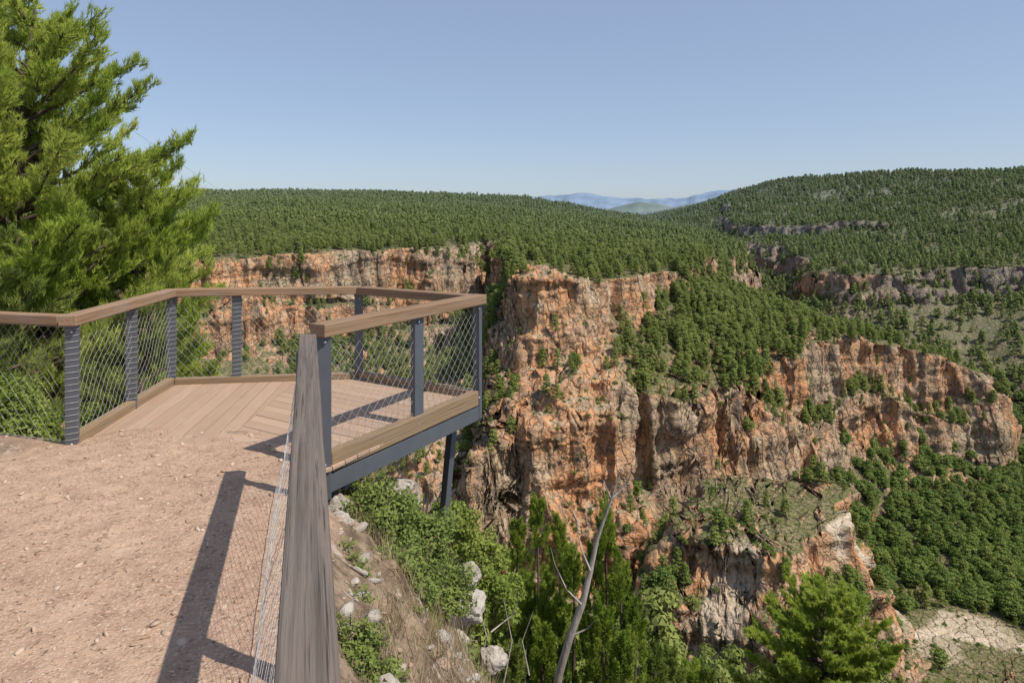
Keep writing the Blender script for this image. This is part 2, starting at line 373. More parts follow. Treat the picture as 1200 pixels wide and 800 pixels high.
def sample(mask,dn,size,smul=1.,jz=-.3):
    w=(axy*dens*mask*dn);tot=w.sum();n=int(tot);w=w.ravel()/tot
    k=np.searchsorted(np.cumsum(w),rng.random(n));k=np.minimum(k,w.size-1)
    u=rng.random((n,1));v=rng.random((n,1))
    A_,B_,C_,D_=[q_.reshape(-1,3)[k] for q_ in c4]
    p_=(A_*(1-u)+B_*u)*(1-v)+(D_*(1-u)+C_*u)*v
    p_[:,2]+=jz
    s_=rng.uniform(*size,n)*np.where(rng.random(n)<.25,.55,1)*smul
    return p_,np.c_[s_*rng.uniform(.85,1.2,n),s_*rng.uniform(.85,1.2,n),s_*rng.uniform(.85,1.15,n)]
valley=ss((-cz-104)/20)
mid=(cr>38)&(cr<620)
p1,s1=sample(mid*(1-.7*valley),1/16.,(.6,1.2));scatter('pine_forest',p1,s1,col_mid,7)
p2,s2=sample(mid*valley,1/22.,(.6,1.25));scatter('broadleaf_woodland',p2,s2,col_broad,3)
p3,s3=sample((cr>=620)&(cr<1250),1/30.,(.7,1.25));p4,s4=sample((cr>=1250)&(cr<2300),1/65.,(1.0,1.6))
scatter('far_pine_forest',np.r_[p3,p4],np.r_[s3,s4],col_far,4)
print('TREES',len(p1),len(p2),len(p3),len(p4))
def shrubproto(i,n=400):
    b=Bld();dd=rvec(n);dd[:,2]=np.abs(dd[:,2]);q_=dd*rng.uniform(.5,1,(n,1))*np.array([.8,.8,.7])*(1+.35*np.sin(dd[:,:1]*5+i)*np.cos(dd[:,1:2]*4))
    b.add(cards(q_,unit(dd+rvec(n)*.8),rng.uniform(.09,.19,n)),0)
    return bpy.data.objects.new('shrubproto_%d'%i,b.mesh('shrub_proto_%d'%i,[M_broad]))
col_shrub=collection('shrub_kinds',[shrubproto(i) for i in range(4)])
dens=ss((nzf-.28)/.25)*(1-dfc)*ss((patch+.35)/.4)
p5,s5=sample((cr>14)&(cr<480),1/14.,(.5,1.5),jz=-.1)
dens=ss((nzf-.2)/.25)*(1-dfc)
p6,s6=sample((cr>11)&(cr<70),1/2.5,(.35,.9),jz=-.05)
scatter('hillside_scrub',np.r_[p5,p6],np.r_[s5,s6],col_shrub,4)
# ------------------------------------------------------------------ distant mountains
def mountains(name,R,prof,depth,colr,seed):
    s=NT(name+'_surface');pos=co(s)
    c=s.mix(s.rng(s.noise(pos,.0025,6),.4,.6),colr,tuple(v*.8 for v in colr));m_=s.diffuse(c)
    az=np.radians(np.linspace(-45,50,500));pr=np.array(prof)
    rows=[]
    pk=np.interp(np.degrees(az),pr[:,0],pr[:,1])
    pk=pk+R*.0022*fbm2(az*60,az*0+seed,5,seed)
    for f,hf in ((-1.,-.3),(-.75,.1),(-.5,.42),(-.25,.78),(0,1.),(.4,.5),(1,-.2)):
        rr=R+f*depth+depth*.12*fbm2(az*50+f,az*0+f*3,4,seed+3)
        zt=np.where(hf>0,pk*hf,-200)+R*.003*fbm2(az*90,az*0+f*7,4,seed+5)*(1 if abs(f)>.1 else .2)
        rows.append(np.stack([rr*np.sin(az),rr*np.cos(az),zt],-1))
    G=np.array(rows);k=np.arange(G.shape[0]*500).reshape(-1,500)
    q_=np.stack([k[:-1,:-1],k[:-1,1:],k[1:,1:],k[1:,:-1]],-1).reshape(-1,4)
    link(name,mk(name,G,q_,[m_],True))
mountains('distant_mountains',12000,[(-45,200),(0,380),(3,440),(6,480),(8,420),(11,370),(14,390),(17,500),(18.5,520),(20,430),(26,300),(50,300)],2500,(.20,.27,.37),5)  # blue-grey base colour carries the haze of distance
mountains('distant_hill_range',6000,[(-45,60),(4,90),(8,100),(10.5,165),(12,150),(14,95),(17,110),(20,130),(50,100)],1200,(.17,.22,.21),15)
# ------------------------------------------------------------------ near ground: path and brink
s=NT('gravelly_dirt');pos=co(s)
c=s.mix(s.rng(s.noise(pos,.8,3),.35,.65),(.37,.24,.165),(.46,.315,.22))
c=s.mix(s.rng(s.noise(pos,7,4,.7),.45,.7),c,(.31,.195,.135))
c=s.mix(s.rng(s.noise(pos,60,2,.6),.54,.66),c,(.53,.40,.30))
c=s.mix(s.rng(s.noise(pos,35,3,.6),.58,.68),c,(.19,.125,.085))
at=s.n('ShaderNodeAttribute',{'attribute_name':'brink'}).outputs['Fac']
soil=s.mix(s.rng(s.noise(pos,6,5,.7),.4,.6),(.12,.085,.055),(.30,.22,.155))
soil=s.mix(s.rng(s.noise(pos,22,4,.7),.55,.66),soil,(.10,.085,.05))
soil=s.mix(s.rng(s.noise(pos,4,4,.7),.60,.66),soil,(.42,.36,.30))
c=s.mix(at,c,soil)
nb=s.bump(s.noise(pos,9,5,.7),.03,.8);nb=s.bump(s.noise(pos,70,3,.6),.01,1.,nb)
M_dirt=s.out(c,.95,nb,spec=.15)
gxs=np.arange(-15,5,.04);gys=np.arange(-3,13,.04)
GX,GY=np.meshgrid(gxs,gys,indexing='ij');GX=GX.astype(F);GY=GY.astype(F)
def nearground(x,y):
    z,s_=nearN(x,y)
    rocky=ss(s_/.6)
    z=z+.025*fbm2(x/.9,y/.9,3,301)+.014*fbm2(x/.12,y/.12,3,302)+rocky*(.38*fbm2(x/.7,y/.7,4,303)+.30*ridge(n2(x/.35,y/.35,310))*.5+.6*fbm2(x/2.5,y/2.5,2,304))
    z=z+.05*ss((3.8-y)/3.)+.012*fbm2(x/.3,y/.3,2,305)
    z=z+.06*ss((-x-4.0)/1.5)*ss((y-4.6)/1.0)*fbm2(x/.25,y/.25,3,306)
    return z,s_
GZ,GS=nearground(GX,GY)
edge=np.minimum.reduce([GX+15,5-GX,13-GY]);GZ=GZ-1.4*(1-ss(edge/1.5))
k=np.arange(GX.size).reshape(GX.shape)
Qn=np.stack([k[:-1,:-1],k[1:,:-1],k[1:,1:],k[:-1,1:]],-1).reshape(-1,4)
me=mk('dirt_path',np.stack([GX,GY,GZ],-1),Qn,[M_dirt],True)
br=np.maximum(ss((GS+.12+.25*fbm2(GX/.4,GY/.4,3,8))/.3),.8*ss((-GX-3.9+.5*fbm2(GX/.5,GY/.5,3,9))/.5)*ss((GY-4.9+.6*fbm2(GX/.6,GY/.6,3,19))/.3))
at=me.attributes.new('brink','FLOAT','POINT');at.data.foreach_set('value',br.astype(F).ravel())
link('dirt_path',me)
def gz(x,y):
    return float(nearground(np.array([x],dtype=F),np.array([y],dtype=F))[0][0])
s=NT('pebbles');pos=co(s);n_=s.noise(pos,9,3)
M_peb=s.out(s.mix(s.rng(n_,.4,.6),(.34,.22,.15),(.52,.41,.32)),.9,spec=.2)
s=NT('limestone');pos=co(s)
c=s.mix(s.rng(s.noise(pos,3,6,.7),.4,.62),(.56,.51,.44),(.36,.31,.26));c=s.mix(s.rng(s.noise(pos,1.3,4),.55,.65),c,(.46,.31,.22));c=s.mix(s.rng(s.noise(pos,14,5,.7),.55,.68),c,(.15,.14,.11))
M_lime=s.out(c,.95,s.bump(s.noise(pos,8,7,.75),.06,.9),spec=.15)
s=NT('path_stone');pos=co(s)
M_pst=s.out(s.mix(s.rng(s.noise(pos,12,5,.7),.4,.62),(.50,.36,.26),(.36,.25,.18)),.95,s.bump(s.noise(pos,30,5,.75),.01,.9),spec=.15)
import bmesh
def ico(sub):
    bm=bmesh.new();bmesh.ops.create_icosphere(bm,subdivisions=sub,radius=1);V=np.array([v.co[:] for v in bm.verts]);Fc=np.array([[v.index for v in f.verts] for f in bm.faces]);bm.free();return V,Fc
I1=ico(1);I5=ico(5)
def pebs(name,n,region,smin,smax,mat,ok=lambda s_:True):
    b=Bld();m_=0;tries=0
    while m_<n and tries<n*6:
        tries+=1
        x_,y_=region()
        z_,s_=nearground(np.array([x_],dtype=F),np.array([y_],dtype=F))
        if not ok(float(s_[0])): continue
        r_=smin+(smax-smin)*rng.random()**6
        A_=rng.normal(size=(3,3))*.35+np.eye(3)
        V=I1[0]*rng.uniform(.75,1.15,(len(I1[0]),1));V=V@A_.T*r_;V[:,2]*=.6
        b.add((V+np.array([x_,y_,float(z_[0])+r_*.15]),I1[1]),0);m_+=1
    link(name,b.mesh(name,[mat]))
pebs('gravel',5600,lambda:(rng.uniform(-6.5,.0),1.2+5*rng.random()**1.2),.003,.023,M_peb)
pebs('brink_rubble',1100,lambda:(rng.uniform(-2.2,1.5),rng.uniform(3,8)),.012,.10,M_lime,lambda s_:s_>.15)
def rock(x_,y_,z_,r_,seed,fl=.8,name='limestone_rock',mat=None):
    V=I5[0].copy();a_,b_,c_=V.T
    rg=np.random.default_rng(seed)
    pn=rg.normal(size=(9,3));pn/=np.linalg.norm(pn,axis=1,keepdims=True)
    for q_ in pn:
        dd_=V@q_;lim=rg.uniform(.55,.85);V=V-np.outer(np.maximum(dd_-lim,0),q_)
    f=1+.20*n3(a_*1.3+seed,b_*1.3,c_*1.3,seed)+.10*ridge(n3(a_*2.7,b_*2.7+seed,c_*2.7,seed+1))+.07*n3(a_*7,b_*7,c_*7+seed,seed+2)+.03*n3(a_*16,b_*16,c_*16+seed,seed+3)
    V=V*f[:,None]*np.array([1,.85,fl])*r_*1.15
    o=link(name,mk(name,V,I5[1],[mat or M_lime],True));o.location=(x_,y_,z_);o.rotation_euler=(rng.uniform(-.4,.4)*(fl>.5),rng.uniform(-.4,.4)*(fl>.5),rng.uniform(0,6));return o
def pix(px,py,d_): return ((px-600)/800*d_,d_,-(py-258)/800*d_)
for i,(px,py,d_,r_) in enumerate([(398,630,4.9,.17),(424,664,4.6,.19),(394,690,4.3,.17),(402,606,5.3,.17),(428,725,4.1,.15),(470,578,6.2,.22),(545,712,5.7,.17),(448,590,6.2,.16),(405,745,3.7,.11),(510,745,5.2,.12),(575,770,5.8,.13),(385,650,4.5,.13),(412,700,4.3,.15),(536,755,5.4,.11),(550,675,6.4,.12)]):
    x_,y_,z_=pix(px,py,d_);rock(x_,y_,z_,r_,i+3,rng.uniform(.7,1.))
for i,(px,py) in enumerate([(28,580),(165,590),(145,640)]):
    d_=1.82*800/(py-258);x_=(px-600)/800*d_;rock(x_,d_,gz(x_,d_)-.008,rng.uniform(.05,.08),60+i,.25,mat=M_pst)
# ------------------------------------------------------------------ platform
def woodmat(name,a,b,g,gr=.4,crack=.55,vr=(.80,1.15)):
    s=NT(name);pos=co(s);rnd=s.n('ShaderNodeObjectInfo').outputs['Random']
    off_=s.n('ShaderNodeVectorMath',{'operation':'ADD'},i0=pos,i1=s.n('ShaderNodeCombineXYZ',X=s.math('MULTIPLY',rnd,37.),Y=s.math('MULTIPLY',rnd,11.)).outputs[0]).outputs[0]
    gn=s.noise(s.mapping(off_,(1.2,55,55)),1.,5,.7);kn=s.noise(s.mapping(off_,(2.5,9,9)),1.,4,.6)
    g2=s.noise(s.mapping(off_,(2.2,130,130)),1.,3,.6)
    c=s.mix(s.rng(gn,.35,.65),a,b);c=s.mix(s.rng(kn,.45,.7,0,gr),c,g)
    c=s.mix(s.rng(gn,.60,.68,0,crack),c,tuple(v*.3 for v in a));c=s.mix(s.rng(g2,.58,.70,0,crack),c,tuple(v*.4 for v in a))
    hv=s.rng(rnd,0,1,*vr);c=s.mix(1.,c,s.n('ShaderNodeCombineXYZ',X=hv,Y=hv,Z=hv).outputs[0],'MULTIPLY')
    return s.out(c,.8,s.bump(gn,.006,.8),spec=.2)
M_rail=woodmat('weathered_brown_timber',(.19,.12,.07),(.34,.22,.135),(.25,.20,.16),.5)
M_grey=woodmat('weathered_grey_timber',(.11,.09,.075),(.23,.185,.155),(.16,.145,.13),.5,.9)
M_deck=woodmat('deck_boards',(.35,.235,.16),(.43,.30,.21),(.41,.32,.25),.5,.25,(.9,1.1))
M_kerb=woodmat('kerb_timber',(.19,.125,.07),(.34,.24,.145),(.24,.185,.14),.6)
s=NT('painted_steel');pos=co(s);M_steel=s.out(s.mix(s.noise(pos,6,4),(.085,.095,.11),(.13,.14,.155)),.5,None,.3,.5)
s=NT('stainless_wire');M_wire=s.out((.50,.49,.47),.5,None,.5,.5)
def beam(name,p0,p1,w,h_,mat,parent,bev=.006,up=(0,0,1),ext=0.):
    p0=Vector(p0);p1=Vector(p1);d_=(p1-p0).normalized();p0=p0-d_*ext;p1=p1+d_*ext;L=(p1-p0).length
    bm=bmesh.new();bmesh.ops.create_cube(bm,size=1);bmesh.ops.scale(bm,vec=(L,w,h_),verts=bm.verts)
    me=bpy.data.meshes.new(name);bm.to_mesh(me);bm.free();me.materials.append(mat)
    o=link(name,me,parent);yv=Vector(up).cross(d_).normalized();zv=d_.cross(yv)
    o.matrix_world=Matrix.Translation((p0+p1)/2)@Matrix((d_,yv,zv)).transposed().to_4x4()
    if bev:
        b=o.modifiers.new('bevel','BEVEL');b.width=bev;b.segments=2
    return o
DZ=-1.85;RZ=-.77
Ap=(-3.62,5.62);Bp=(-3.85,7.72);Dp=(-1.80,8.02);Ep=(-.36,7.10);Fp=(-1.42,5.15)
plat=empty('viewing_platform');rail=empty('platform_railing')
def clip(poly,a,b,keepleft=True):
    out=[];n=len(poly)
    def sd(p_): return ((b[0]-a[0])*(p_[1]-a[1])-(b[1]-a[1])*(p_[0]-a[0]))*(1 if keepleft else -1)
    for i in range(n):
        p_,q_=poly[i],poly[(i+1)%n];sp,sq=sd(p_),sd(q_)
        if sp>=0: out.append(p_)
        if (sp>=0)!=(sq>=0):
            t_=sp/(sp-sq);out.append((p_[0]+(q_[0]-p_[0])*t_,p_[1]+(q_[1]-p_[1])*t_))
    return out
def planks(poly,dirv,wd,gap,tag,z):
    dv=np.array(dirv)/np.hypot(*dirv);nv=np.array([-dv[1],dv[0]]);pr=[np.dot(nv,p_) for p_ in poly]
    t_=min(pr);i=0
    ctr=np.mean(poly,axis=0);ctr=ctr-nv*np.dot(nv,ctr)
    while t_<max(pr):
        a0=ctr+nv*t_;a1=ctr+nv*(t_+wd-gap)
        pp=clip(list(map(tuple,poly)),tuple(a0),tuple(a0+dv),True)
        if len(pp)>2: pp=clip(pp,tuple(a1),tuple(a1+dv),False)
        if len(pp)>2:
            c_=np.mean(pp,axis=0);R=np.array([dv,nv])
            loc=[(R@(np.array(p_)-c_)) for p_ in pp]
            bm=bmesh.new();top=[bm.verts.new((l[0],l[1],0)) for l in loc]
            f=bm.faces.new(top);ext=bmesh.ops.extrude_face_region(bm,geom=[f]);vs=[e_ for e_ in ext['geom'] if isinstance(e_,bmesh.types.BMVert)]
            bmesh.ops.translate(bm,vec=(0,0,-.03),verts=vs);bmesh.ops.recalc_face_normals(bm,faces=bm.faces)
            me=bpy.data.meshes.new('plank');bm.to_mesh(me);bm.free();me.materials.append(M_deck)
            o=link('%s_plank_%d'%(tag,i),me,plat);o.matrix_world=Matrix.Translation((c_[0],c_[1],z+random.uniform(-.001,.001)))@Matrix(((dv[0],nv[0],0),(dv[1],nv[1],0),(0,0,1))).to_4x4()
            b=o.modifiers.new('bevel','BEVEL');b.width=.003;b.segments=1
        t_+=wd;i+=1
s0=(-2.42,5.72);s1_=(-2.5,7.93)
planks([(-3.6,5.52),(-3.2,5.55),(-2.8,5.66),s0,s1_,(-3.8,7.75)],(-.12,1),.145,.007,'left',DZ)
planks([(s0[0]+.006,s0[1]),(-1.95,5.3),(-1.62,4.82),(-1.36,5.12),(-.38,7.08),(-1.8,7.98),(s1_[0]+.006,s1_[1])],(-.85,.53),.145,.007,'right',DZ)
def P3(p_,z): return (p_[0],p_[1],z)
def lerp(a,b,t_): return tuple(a[i]+(b[i]-a[i])*t_ for i in range(len(a)))
for nm,a,b in (('FE',Fp,Ep),('ED',Ep,Dp),('DB',Dp,Bp),('BA',Bp,lerp(Bp,Ap,.95))):
    beam('steel_channel_'+nm,P3(a,DZ-.14),P3(b,DZ-.14),.07,.14,M_steel,plat,.004,ext=.03)
for nm,a,b,hh in (('FE',Fp,Ep,.15),('ED',Ep,Dp,.12),('DB',Dp,Bp,.10),('BA',Bp,lerp(Ap,Bp,-.03),.13)):
    beam('timber_kerb_'+nm,lerp(P3(a,DZ+.02),P3(b,DZ+.02),.02),lerp(P3(a,DZ+.02),P3(b,DZ+.02),.98),.09,hh,M_kerb,plat,.008)
beam('cross_joist',(-2.9,5.9,DZ-.12),(-.7,6.9,DZ-.12),.08,.14,M_steel,plat)
beam('cross_joist_2',(-3.1,7.2,DZ-.12),(-1.1,7.4,DZ-.12),.08,.14,M_steel,plat)
beam('strut_front',(-.62,7.2,DZ-.2),(-.76,7.3,-3.5),.08,.08,M_steel,plat)
beam('strut_back',(-1.8,7.8,DZ-.2),(-2.0,7.4,-4.4),.09,.09,M_steel,plat)
def post(i,p_,dirv,w=.095,th_=.05,z0=DZ-.2,z1=RZ-.09,coil=False,par=None):
    d_=np.array(dirv)/np.hypot(*dirv)
    beam('post_%d'%i,P3(p_,z0),P3(p_,z1),w,th_,M_steel,par or rail,.004,up=(-d_[1],d_[0],0))
    if coil:
        b=Bld();zz_=z0+.25
        while zz_<z1:
            a=np.array([p_[0],p_[1],zz_]);dd=np.array([d_[0],d_[1],0]);nn_=np.array([-d_[1],d_[0],0])
            pts=[a-dd*w*.55-nn_*.03,a+dd*w*.55-nn_*.03+[0,0,.012],a+dd*w*.55+nn_*.03+[0,0,.02],a-dd*w*.55+nn_*.03+[0,0,.03],a-dd*w*.55-nn_*.03+[0,0,.035]]
            b.add(tube(pts,[.0016]*5,4),0);zz_+=.05
        link('post_lacing_%d'%i,b.mesh('lacing',[M_wire]),par or rail)
dAB=(Bp[0]-Ap[0],Bp[1]-Ap[1]);dBD=(Dp[0]-Bp[0],Dp[1]-Bp[1]);dDE=(Ep[0]-Dp[0],Ep[1]-Dp[1]);dEF=(Fp[0]-Ep[0],Fp[1]-Ep[1])
x90=(1,.25)
post(1,Ap,x90,coil=True);post(2,lerp(Ap,Bp,.52),x90,coil=True);post(3,Bp,x90,coil=True);post(4,lerp(Bp,Dp,.34),dBD,coil=True);post(5,Dp,dBD);post(6,Ep,dDE,w=.085);post(7,lerp(Ep,Fp,.47),dEF,w=.13);post(8,Fp,(1,.3),w=.11,th_=.06,z0=DZ-.25)
def hr(nm,a,b,mat=M_rail,w=.14,h_=.085,z0=RZ,z1=RZ,ext=0.,par=None):
    return beam(nm,P3(a,z0-h_/2),P3(b,z1-h_/2),w,h_,mat,par or rail,.008,ext=ext)
hr('handrail_FE',lerp(Fp,Ep,-.03),lerp(Fp,Ep,1.03),M_rail,.15,.10)
hr('handrail_ED',lerp(Ep,Dp,.05),lerp(Ep,Dp,.98),M_rail,.14,.088,RZ-.004,RZ-.004)
hr('handrail_DB',lerp(Dp,Bp,-.01),lerp(Dp,Bp,.995),M_rail,.14,.085,RZ-.002,RZ-.002)
hr('handrail_BA',lerp(Bp,Ap,-.02),lerp(Bp,Ap,1.04),M_rail,.14,.087,RZ-.001,RZ-.001)
L1=(-4.9,6.0);L2=(-9.,6.5)
fence=empty('path_fence')
hr('handrail_left',(Ap[0]-.08,Ap[1]+.02),L1,M_rail,.13,.08,RZ-.01,RZ-.02,par=fence)
hr('handrail_left_2',(L1[0]-.01,L1[1]),L2,M_rail,.13,.08,RZ-.02,RZ-.04,par=fence)
post(20,L1,(1,.2),par=fence,z0=DZ-.1,coil=True);post(21,lerp(L1,L2,.5),(1,.2),par=fence,z0=DZ-.1)
G0=(-1.385,4.63);G1=(-.30,1.0)
fr=empty('foreground_handrail_fence')
beam('handrail',P3(G0,RZ-.05),P3(lerp(G0,G1,1.32),RZ-.065),.11,.10,M_grey,fr,.008)
post(30,(G0[0]-.0,G0[1]-.12),(1,.3),w=.08,th_=.05,z0=-2.1,z1=RZ-.1,par=fr)
post(31,lerp(G0,G1,.55),(1,.3),w=.08,z0=-2.1,z1=RZ-.1,par=fr)
post(32,lerp(G0,G1,1.1),(1,.3),w=.08,z0=-2.1,z1=RZ-.1,par=fr)
def net(name,a0,b0,a1,b1,par,sx=.10,sz=.055,rad=.0012):
    a0,b0,a1,b1=map(lambda v:np.array(v,float),(a0,b0,a1,b1));L=np.linalg.norm(b0-a0);Hh=np.linalg.norm(a1-a0)
    b=Bld()
    def pt(u,v):
        bow=.012*math.sin(u*9+v*5)*math.sin(v*3.14)
        return (a0*(1-u)+b0*u)*(1-v)+(a1*(1-u)+b1*u)*v+np.array([bow,bow,0])
    span=Hh/sz*sx/2*1.0
    for sg in (1,-1):
        k=-span
        while k<L+span:
            pts=[]
            for v in np.linspace(0,1,60):
                xx=k+sg*v*span
                if 0<=xx<=L: pts.append(pt(xx/L,v)+np.array([0,0,.006*math.sin(xx*37+v*9)]))
            if len(pts)>2: 
                pts=pts[::4]+[pts[-1]] if len(pts)>8 else pts
                b.add(tube(pts,[rad]*len(pts),3),0)
            k+=sx
    for v in (0.01,.99): b.add(tube([pt(0,v),pt(.5,v),pt(1,v)],[.0022]*3,4),0)
    link(name,b.mesh(name,[M_wire]),par)
zb=DZ+.06;zt=RZ-.1
def offp(p_,dx,dy): return (p_[0]+dx,p_[1]+dy)
for nm,a,b in (('AB',Ap,Bp),('BD',Bp,Dp),('DE',Dp,Ep),('EF',Ep,Fp)):
    net('cable_net_'+nm,P3(a,zb),P3(b,zb),P3(a,zt),P3(b,zt),rail)
net('cable_net_left',P3(L1,DZ+.02),P3(Ap,DZ+.02),P3(L1,zt),P3(Ap,zt),fence)
net('cable_net_left_2',P3(L2,DZ+.02),P3(L1,DZ+.02),P3(L2,zt-.02),P3(L1,zt),fence)
gn1=lerp(G0,G1,1.3)
net('cable_net',P3(offp(G0,-.2,-.05),-1.80),P3(offp(gn1,-.2,-.05),-1.76),P3(offp(G0,-.03,0),RZ-.1),P3(offp(gn1,-.03,0),RZ-.1),fr,sx=.10,sz=.06,rad=.0008)
b=Bld()
for p_ in (Ap,Bp,Dp,Ep,Fp,lerp(Ep,Fp,.47)):
    for zz_ in (DZ+.02,RZ-.14):
        b.add((I1[0]*.012+np.array([p_[0]+.02,p_[1]-.04,zz_]),I1[1]),0)
link('bolts',b.mesh('bolts',[M_wire]),rail)
# ------------------------------------------------------------------ near trees
def tufts(centres,dirs,nn_,L,w,spread=.75,upb=.25):
    n=len(centres);c_=np.repeat(centres,nn_,0);d_=np.repeat(dirs,nn_,0)
    dd=unit(d_+rvec(n*nn_)*spread+np.array([0,0,upb]));c_=c_-np.repeat(dirs,nn_,0)*rng.uniform(0,L*1.1,(n*nn_,1))
    return blades(c_,dd,rng.uniform(.7,1.2,n*nn_)*L,np.full(n*nn_,w))
def bigpine(name,base,top,env,nlimb,mat,tuftn=10,L=.12,w=.011,lean=(0,0),density=1.,rise=.12):
    b=Bld();bx,by,bz=base;Ht=top-bz;ez=np.array(env)
    tr=[np.array([bx+lean[0]*t_+.12*math.sin(t_*7),by+lean[1]*t_+.1*math.cos(t_*5),bz+Ht*t_]) for t_ in np.linspace(0,1,12)]
    b.add(tube(tr,np.linspace(.17,.015,12),8),0)
    C_=[];D_=[]
    for k in range(nlimb):
        f=((k+.5)/nlimb)
        z_=ez[0,0]+(ez[-1,0]-ez[0,0])*f;z_+=rng.uniform(-.15,.15)
        az=k*2.399+rng.uniform(-.4,.4)
        # crown is made of separate billows: radius varies with height and bearing
        lobe=1+.16*math.sin(z_*2.9+az*2)+.10*math.sin(az*5+z_)
        R=np.interp(z_,ez[:,0],ez[:,1])*rng.uniform(.62,1.05)*lobe
        rs_=rise+rng.uniform(-.05,.35)
        t_=np.clip((z_-.3-rs_*R*.6-bz)/Ht,0,.99);o_=np.array([np.interp(t_,np.linspace(0,1,12),[q_[j] for q_ in tr]) for j in range(3)])
        dr_=np.array([math.cos(az),math.sin(az),0]);end=o_+dr_*R+np.array([0,0,rs_*R+.3])
        pts=[o_,o_+(end-o_)*.35+[0,0,-.06*R],o_+(end-o_)*.7+[0,0,-.05*R],end]
        pts=[np.array(q_)+rng.normal(0,.03,3)*(i>0) for i,q_ in enumerate(pts)]
        b.add(tube(pts,[.045*R/2.5+.012,.03*R/2.5+.01,.016,.006],5),0)
        ns=int(9+R*9)
        for j in range(ns):
            u=.22+.78*(j+rng.random())/ns;seg=u*3;i0=min(int(seg),2);q0=pts[i0]*(1-(seg-i0))+pts[i0+1]*(seg-i0)
            side=rng.uniform(-1.2,1.2);perp=np.array([-dr_[1],dr_[0],0])
            dv=unit(dr_*rng.uniform(.3,1)+perp*side+np.array([0,0,rng.uniform(.0,1.5)]))
            ln=rng.uniform(.35,.75)*(.45+.4*R/2.5)*(1.15-u*.55)
            q1=q0+dv*ln;b.add(tube([q0,(q0+q1)/2+[0,0,-.02],q1],[.009,.006,.003],3),0)
            nt=int(11*density*ln/.45)+3
            us=rng.uniform(.2,1.05,nt)[:,None]
            cc=q0+(q1-q0)*us+rvec(nt)*.09*rng.uniform(.2,1,(nt,1))
            C_.append(cc);D_.append(unit(dv+rvec(nt)*.55+np.array([0,0,.65])))
    C_=np.concatenate(C_);D_=np.concatenate(D_)
    b.add(tufts(C_,D_,tuftn,L,w),1)
    print(name,len(C_),'tufts')
    return link(name,b.mesh(name,[M_bark,mat]))
bigpine('pine_tree',(-7.8,11,-7),3.4,[(-3.0,2.3),(-1.6,2.7),(-.5,2.9),(.9,2.2),(2.0,1.9),(2.8,1.35),(3.4,.4)],120,M_near,13,.10,.012,density=1.05,rise=.25)
bigpine('pine_tree',(-9.3,11.6,-7),4.6,[(-3,2.4),(-.5,2.6),(1.5,2.3),(3.2,1.7),(4.5,.4)],95,M_near,12,.11,.013,density=1.05,rise=.25)
bigpine('pine_tree',(-6.7,12.4,-8),1.3,[(-3,1.6),(-1.2,1.7),(.2,1.2),(1.2,.3)],60,M_near,12,.11,.012,rise=.3)
bigpine('pine_tree',(-7.2,9.2,-6),-.1,[(-4,1.3),(-2.4,1.6),(-1.2,1.25),(-.2,.3)],44,M_near2,12,.10,.010)
bigpine('pine_tree',(-5.6,10.5,-7.5),-1.3,[(-5,1.5),(-3.4,1.5),(-2.3,1.0),(-1.4,.3)],36,M_near2,12,.10,.010)
bigpine('pine_tree',(16,35,-31),-18.4,[(-28,3.4),(-25,3.7),(-22,3.4),(-20.2,2.6),(-18.8,1.0)],130,M_near,11,.18,.04,density=1.6,rise=.3)
bigpine('pine_tree',(8.6,33,-30),-21.5,[(-28,2.2),(-25,2.3),(-22.6,1.5),(-21.6,.4)],50,M_jun,10,.2,.045,density=1.3,rise=.3)
bigpine('pine_tree',(24,38,-33),-25.8,[(-31,2.2),(-28,2.4),(-26.6,1.4),(-25.9,.3)],40,M_near2,10,.2,.045,density=1.3,rise=.3)
def juniper(name,plumes,mat):
    b=Bld();
    for (x_,y_,z0,z1,R) in plumes:
        b.add(tube([(x_,y_,z0-.8),(x_+.03,y_,(z0+z1)/2),(x_,y_,z1-.2)],[.05,.03,.008],5),0)
        hh=z1-z0
        ns=int((26+95*R)*max(1,hh/3.5))
        for k in range(ns):
            f=rng.random()**.75;an=rng.uniform(0,6.28)
            rr=R*min(1,(1-f)*1.8+.08)*math.sqrt(rng.uniform(.15,1))*rng.uniform(.8,1.2)
            bx=np.array([x_+rr*math.cos(an),y_+rr*math.sin(an),z0+f*hh*.93]);L_=rng.uniform(.18,.42)
            ax=unit(np.array([math.cos(an)*.35,math.sin(an)*.35,1.]))
            m_=int(130*L_/.4);t_=rng.random(m_);sr=.09*(1-t_*.7)*(.4+.6*np.minimum(1,t_*5))
            d_=rvec(m_);c_=bx+ax*(t_*L_)[:,None]+d_*sr[:,None]
            b.add(tufts(c_,unit(d_*.8+ax),4,.06,.015,.45,.1),1)
    return link(name,b.mesh(name,[M_bark,mat]))
pl=[]
def plm(px,ptop,pbot,d_,R): 
    x_=(px-600)/800*d_;pl.append((x_,d_+rng.uniform(-.3,.3),-(pbot-258)/800*d_,-(ptop-258)/800*d_,R))
for a in [(606,602,800,16,.42),(630,582,800,16.4,.48),(655,596,800,16,.45),(672,640,800,15,.38),(618,680,810,15,.42),(645,690,830,14.6,.4),(592,690,820,15.5,.38),(635,740,860,14,.4)]: plm(*a)
juniper('juniper_tree',pl,M_jun);pl=[]
for a in [(710,582,850,14,.34),(727,640,850,13.7,.33),(698,635,850,14.2,.34),(742,690,860,13.8,.3),(705,700,860,13.2,.34),(728,730,870,13,.32)]: plm(*a)
juniper('juniper_tree',pl,M_jun);pl=[]
for a in [(790,770,880,15,.4),(830,785,880,16,.4),(765,755,880,15,.35),(600,770,880,12,.3)]: plm(*a)
juniper('juniper_tree',pl,M_near2)
b=Bld()
def pp(px,py,d_): return np.array(pix(px,py,d_))
